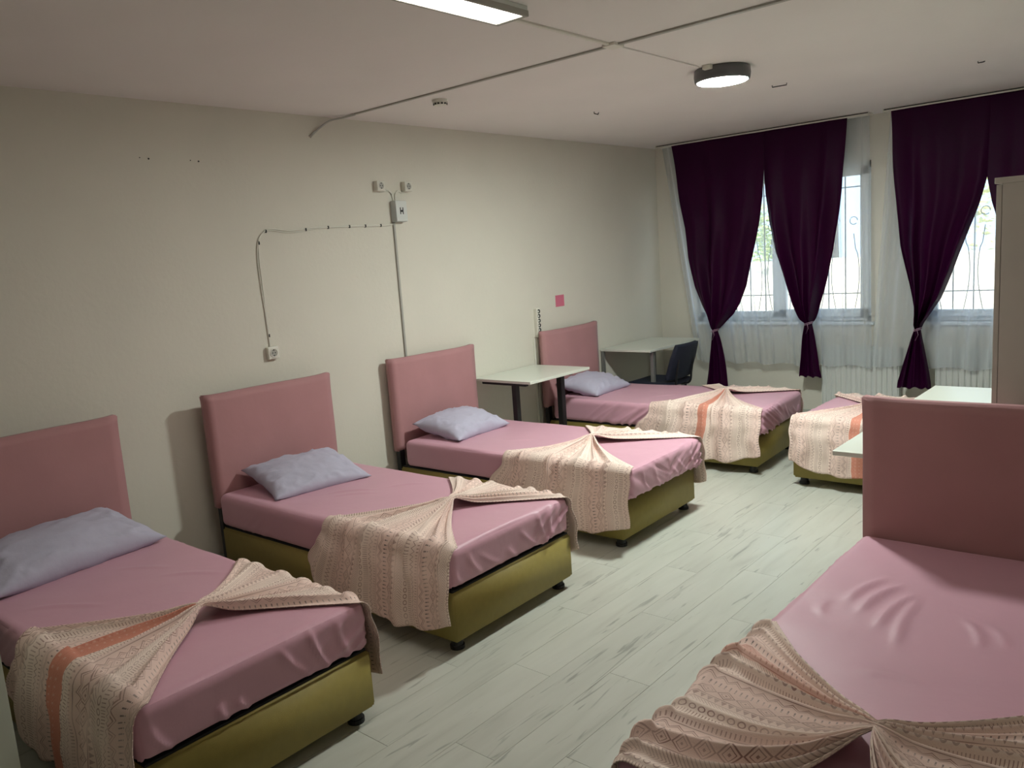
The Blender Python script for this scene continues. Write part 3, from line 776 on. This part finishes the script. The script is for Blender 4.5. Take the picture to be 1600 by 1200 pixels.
# ------------------------------------------------------------------ ceiling things
def round_lamp():
    c = (2.285, 4.56); root = empty('ceiling_lamp', (c[0], c[1], H-.075), 0, 'round surface ceiling lamp with dark rim, switched on', 'ceiling lamp')
    bm = bmesh.new(); n = 48; prof = [(.150, .075), (.160, .070), (.163, .035), (.158, .004), (.150, .0), (.145, .003), (.145, .02)]
    rings = [[bm.verts.new((r*cos(2*pi*k/n), r*sin(2*pi*k/n), z)) for k in range(n)] for r, z in prof]
    for a, b in zip(rings, rings[1:]):
        for k in range(n): bm.faces.new((a[k], a[(k+1) % n], b[(k+1) % n], b[k]))
    bmesh.ops.recalc_face_normals(bm, faces=bm.faces)
    link_mesh('rim', bm, M['rim'], root, True)
    bm = bmesh.new(); prof = [(.1445, .004), (.140, -.001), (.12, -.005), (.09, -.007), (.04, -.008)]
    rings = [[bm.verts.new((r*cos(2*pi*k/n), r*sin(2*pi*k/n), z)) for k in range(n)] for r, z in prof]
    for a, b in zip(rings, rings[1:]):
        for k in range(n): bm.faces.new((a[k], a[(k+1) % n], b[(k+1) % n], b[k]))
    bm.faces.new(rings[-1]); bmesh.ops.recalc_face_normals(bm, faces=bm.faces)
    link_mesh('diffuser', bm, M['lamp_glow'], root, True)
    box('junction', -.03, .02, -.19, -.155, .05, .075, M['white'], root, bev=.003)
round_lamp()
root = empty('panel_light', (2.29, 2.045, H-.042), 0, 'long white rectangular ceiling light at the top edge', 'ceiling light')
bm = bmesh.new(); add_box(bm, -.083, .083, -.618, .618, .020, .042, .003); link_mesh('housing', bm, M['white_cool'], root)
bm = bmesh.new()
for a, b, c, d in ((-.085, -.070, -.62, .62), (.070, .085, -.62, .62), (-.07, .07, .595, .62), (-.07, .07, -.62, -.595)): add_box(bm, a, b, c, d, .0, .024, .002)
link_mesh('frame', bm, M['trunk_grey'], root)
box('diffuser', -.0695, .0695, -.5945, .5945, .004, .012, M['panel_glow'], root)
# conduits on the ceiling
def conduit(name, pts, label, m=None, w=.016, h=.010, parent=None):
    bm = bmesh.new()
    for (x0, y0), (x1, y1) in zip(pts, pts[1:]):
        if abs(x1-x0) > abs(y1-y0): add_box(bm, min(x0, x1), max(x0, x1), y0-w/2, y0+w/2, H-h, H, .002)
        else: add_box(bm, x0-w/2, x0+w/2, min(y0, y1), max(y0, y1), H-h, H, .002)
    o = link_mesh(name, bm, m or M['white']); return tag(o, label, 'cable channel')
conduit('cable_channel', [(.20, 3.506), (2.19, 3.506)], 'beige cable channel across the ceiling from wall to crossing', M['trunk_grey'], .020)
conduit('cable_channel', [(2.26, 3.506), (4.6, 3.506)], 'beige cable channel crossing the ceiling right of the crossing', M['trunk_grey'], .024)
conduit('cable_channel', [(2.225, 2.585), (2.225, 3.46)], 'white cable channel between the rectangular light and the crossing', M['white'], .020)
conduit('cable_channel', [(2.225, 3.55), (2.225, 4.38)], 'thin white cable channel between the crossing and the round lamp', M['ceiling'], .016, .008)
tag(box('channel_crossing', 2.188, 2.262, 3.46, 3.55, H-.014, H, M['white'], bev=.003), 'white cross piece where the ceiling cable channels meet', 'cable channel')
bm = bmesh.new()
add_tube(bm, smooth_pts([(.20, 3.506, H-.008), (.10, 3.49, H-.012), (.035, 3.42, H-.03), (.012, 3.33, H-.09), (.012, 3.27, H-.14)]), .006)
add_tube(bm, smooth_pts([(.20, 3.495, H-.008), (.11, 3.475, H-.014), (.05, 3.40, H-.035), (.014, 3.31, H-.10), (.012, 3.262, H-.135)]), .004)
tag(link_mesh('loose_cable', bm, M['trunk_grey'], None, True), 'loose cable end bending from ceiling channel down the wall', 'cable')
# smoke detector
root = empty('smoke_detector', (.80, 3.70, H-.035), 0, 'small white smoke detector with dark slots by the channel', 'smoke detector')
bm = bmesh.new(); add_cyl(bm, (0, 0, .028), .05, .014, 28); add_cyl(bm, (0, 0, .012), .040, .022, 28, r2=.045)
link_mesh('housing', bm, M['white'], root)
bm = bmesh.new()
for k in range(12):
    a = k*2*pi/12; q = bmesh.ops.create_cube(bm, size=.010)
    bmesh.ops.rotate(bm, verts=q['verts'], matrix=Matrix.Rotation(a, 3, 'Z')); bmesh.ops.translate(bm, verts=q['verts'], vec=(.040*cos(a), .040*sin(a), .008))
link_mesh('slots', bm, M['hole'], root)
# small wires and hooks left in the ceiling
def hook(pts, label):
    tag(tube('ceiling_hook', pts, .0035, M['hole'], None, 6), label, 'hook')
hook([(1.03, 5.05, H), (1.03, 5.05, H-.012), (1.035, 5.09, H-.016), (1.03, 5.11, H)], 'tiny dark hook in the ceiling above the far bed')
hook([(2.235, 5.39, H), (2.235, 5.39, H-.012), (2.33, 5.40, H-.012), (2.33, 5.40, H)], 'short dark wire staple in the ceiling beyond the round lamp')
hook([(3.34, 5.93, H), (3.34, 5.93, H-.010), (3.37, 5.93, H-.010), (3.37, 5.97, H)], 'tiny dark hook in the ceiling near the right curtains')

# ------------------------------------------------------------------ things on the left wall
def socket(y, z, label, s=.078, depth=.030, recess=.022):
    root = empty('wall_socket', (0, y, z), 0, label, 'socket')
    box('plate', 0, depth, -s/2, s/2, -s/2, s/2, M['white'], root, bev=.005)
    bm = bmesh.new(); n = 28; prof = [(.030, depth+.0005), (.028, depth+.004), (.024, depth+.004), (.0225, depth+.001)]
    rings = [[bm.verts.new((x, r*cos(2*pi*k/n), r*sin(2*pi*k/n))) for k in range(n)] for r, x in prof]
    for a, b in zip(rings, rings[1:]):
        for k in range(n): bm.faces.new((a[k], a[(k+1) % n], b[(k+1) % n], b[k]))
    bmesh.ops.recalc_face_normals(bm, faces=bm.faces)
    link_mesh('ring', bm, M['white'], root, True)
    bm = bmesh.new(); add_cyl(bm, (depth+.0008, 0, 0), .022, .0015, 24, 'x'); link_mesh('recess', bm, M['trunk_grey'], root)
    bm = bmesh.new()
    for dy in (-.0095, .0095): add_cyl(bm, (depth+.002, dy, 0), .0035, .002, 12, 'x')
    add_box(bm, depth+.001, depth+.004, -.003, .003, .014, .021); add_box(bm, depth+.001, depth+.004, -.003, .003, -.021, -.014)
    link_mesh('pin_holes', bm, M['hole'], root)
socket(2.80, 1.250, 'white wall socket at the end of the hanging cable, above the second bed')
socket(3.805, 2.303, 'upper left white socket above the grey junction box', .07, .045)
socket(4.065, 2.303, 'upper right white socket above the grey junction box', .07, .045)
root = empty('junction_box', (0, 3.965, 2.125), 0, 'grey-white junction box with a black mark high on the wall', 'junction box')
box('housing', 0, .05, -.055, .055, -.075, .075, M['grey_box'], root, bev=.004)
box('lid', .05, .058, -.052, .052, -.072, .072, M['white_cool'], root, bev=.003)
bm = bmesh.new()
add_box(bm, .058, .0592, -.016, -.008, -.022, .026); add_box(bm, .058, .0592, .008, .016, -.022, .026)
add_box(bm, .058, .0592, -.008, .008, -.006, .008)
link_mesh('printed_mark', bm, M['wood_black'], root)
tag(box('cable_channel', .0, .014, 3.915, 3.931, .10, 2.05, M['trunk_grey'], bev=.002), 'vertical grey cable channel below the junction box', 'cable channel')
def wall_cable(P, label, r=.0035, off=.006, dz=.006):
    bm = bmesh.new()
    for k in (0, 1):
        pts = smooth_pts([(off, y+(k-.5)*dz*b, z+(k-.5)*dz*a) for y, z, a, b in P], 6); add_tube(bm, pts, r, 6)
    return tag(link_mesh('wall_cable', bm, M['white'], None, True), label, 'cable')
wc = wall_cable([(3.94, 2.052, 1, 0), (3.90, 2.034, 1, 0), (3.75, 2.030, 1, 0), (3.30, 2.026, 1, 0), (3.05, 2.005, 2, 0), (2.90, 2.020, 1.5, 0), (2.84, 2.005, .5, .5), (2.80, 1.95, 0, 1), (2.785, 1.85, 0, 2), (2.785, 1.70, 0, 2), (2.79, 1.50, 0, 1), (2.795, 1.30, 0, 1), (2.795, 1.288, 0, 1)], 'twin white cable looping along the wall to the lone socket')
for y, z in ((3.80, 2.030), (3.66, 2.029), (3.52, 2.028), (3.34, 2.026), (3.16, 2.015), (2.86, 2.012), (2.80, 1.94), (2.795, 1.36)):
    bm = bmesh.new(); add_box(bm, .0, .013, y-.004, y+.004, z-.010, z+.010, .002)
    o = link_mesh('cable_clip', bm, M['hole'], wc)
wall_cable([(3.805, 2.27, .5, 0), (3.85, 2.268, 1, 0), (3.90, 2.275, 1, 0), (3.93, 2.25, 0, 1), (3.945, 2.195, 0, 1)], 'short cable from the upper left socket to the junction box')
wall_cable([(4.065, 2.27, .5, 0), (4.03, 2.262, 1, 0), (3.99, 2.272, 1, 0), (3.965, 2.25, 0, 1), (3.96, 2.195, 0, 1)], 'short cable from the upper right socket to the junction box')
tag(box('paper_note', 0, .0015, 5.778, 5.906, 1.262, 1.366, M['pink_paper']), 'square pink paper stuck on the wall above the fourth bed', 'paper')
root = empty('power_strip', (0, 5.48, 1.022), 0, 'white vertical power strip with dark openings beside the fourth headboard', 'power strip')
box('body', 0, .035, -.026, .026, 0, .255, M['white'], root, bev=.004)
for k in range(6):
    bm = bmesh.new(); add_cyl(bm, (.036, .003, .024+k*.041), .018, .003, 18, 'x'); link_mesh('outlet', bm, M['hole'], root)
    o = bm = bmesh.new(); add_cyl(bm, (.0375, -.006, .024+k*.041), .009, .003, 18, 'x'); link_mesh('outlet_core', bm, M['white'], root)
tag(box('cable_channel', 0, .022, 5.452, 5.476, .0, 1.02, M['white'], bev=.003), 'white cable channel running down from the power strip', 'cable channel')
tag(box('cable_channel', 0, .012, 5.420, 5.440, .0, 1.02, M['white'], bev=.002), 'thin white cable channel left of the power strip channel', 'cable channel')
for (y, z, l) in ((2.173, 2.427, 'small nail hole high on the left wall, left of the other'), (2.47, 2.424, 'small nail hole high on the left wall, right of the other')):
    bm = bmesh.new(); add_cyl(bm, (.001, y, z), .005, .003, 10, 'x'); add_cyl(bm, (.001, y-.05, z+.004), .003, .003, 8, 'x'); tag(link_mesh('nail', bm, M['hole']), l, 'nail')
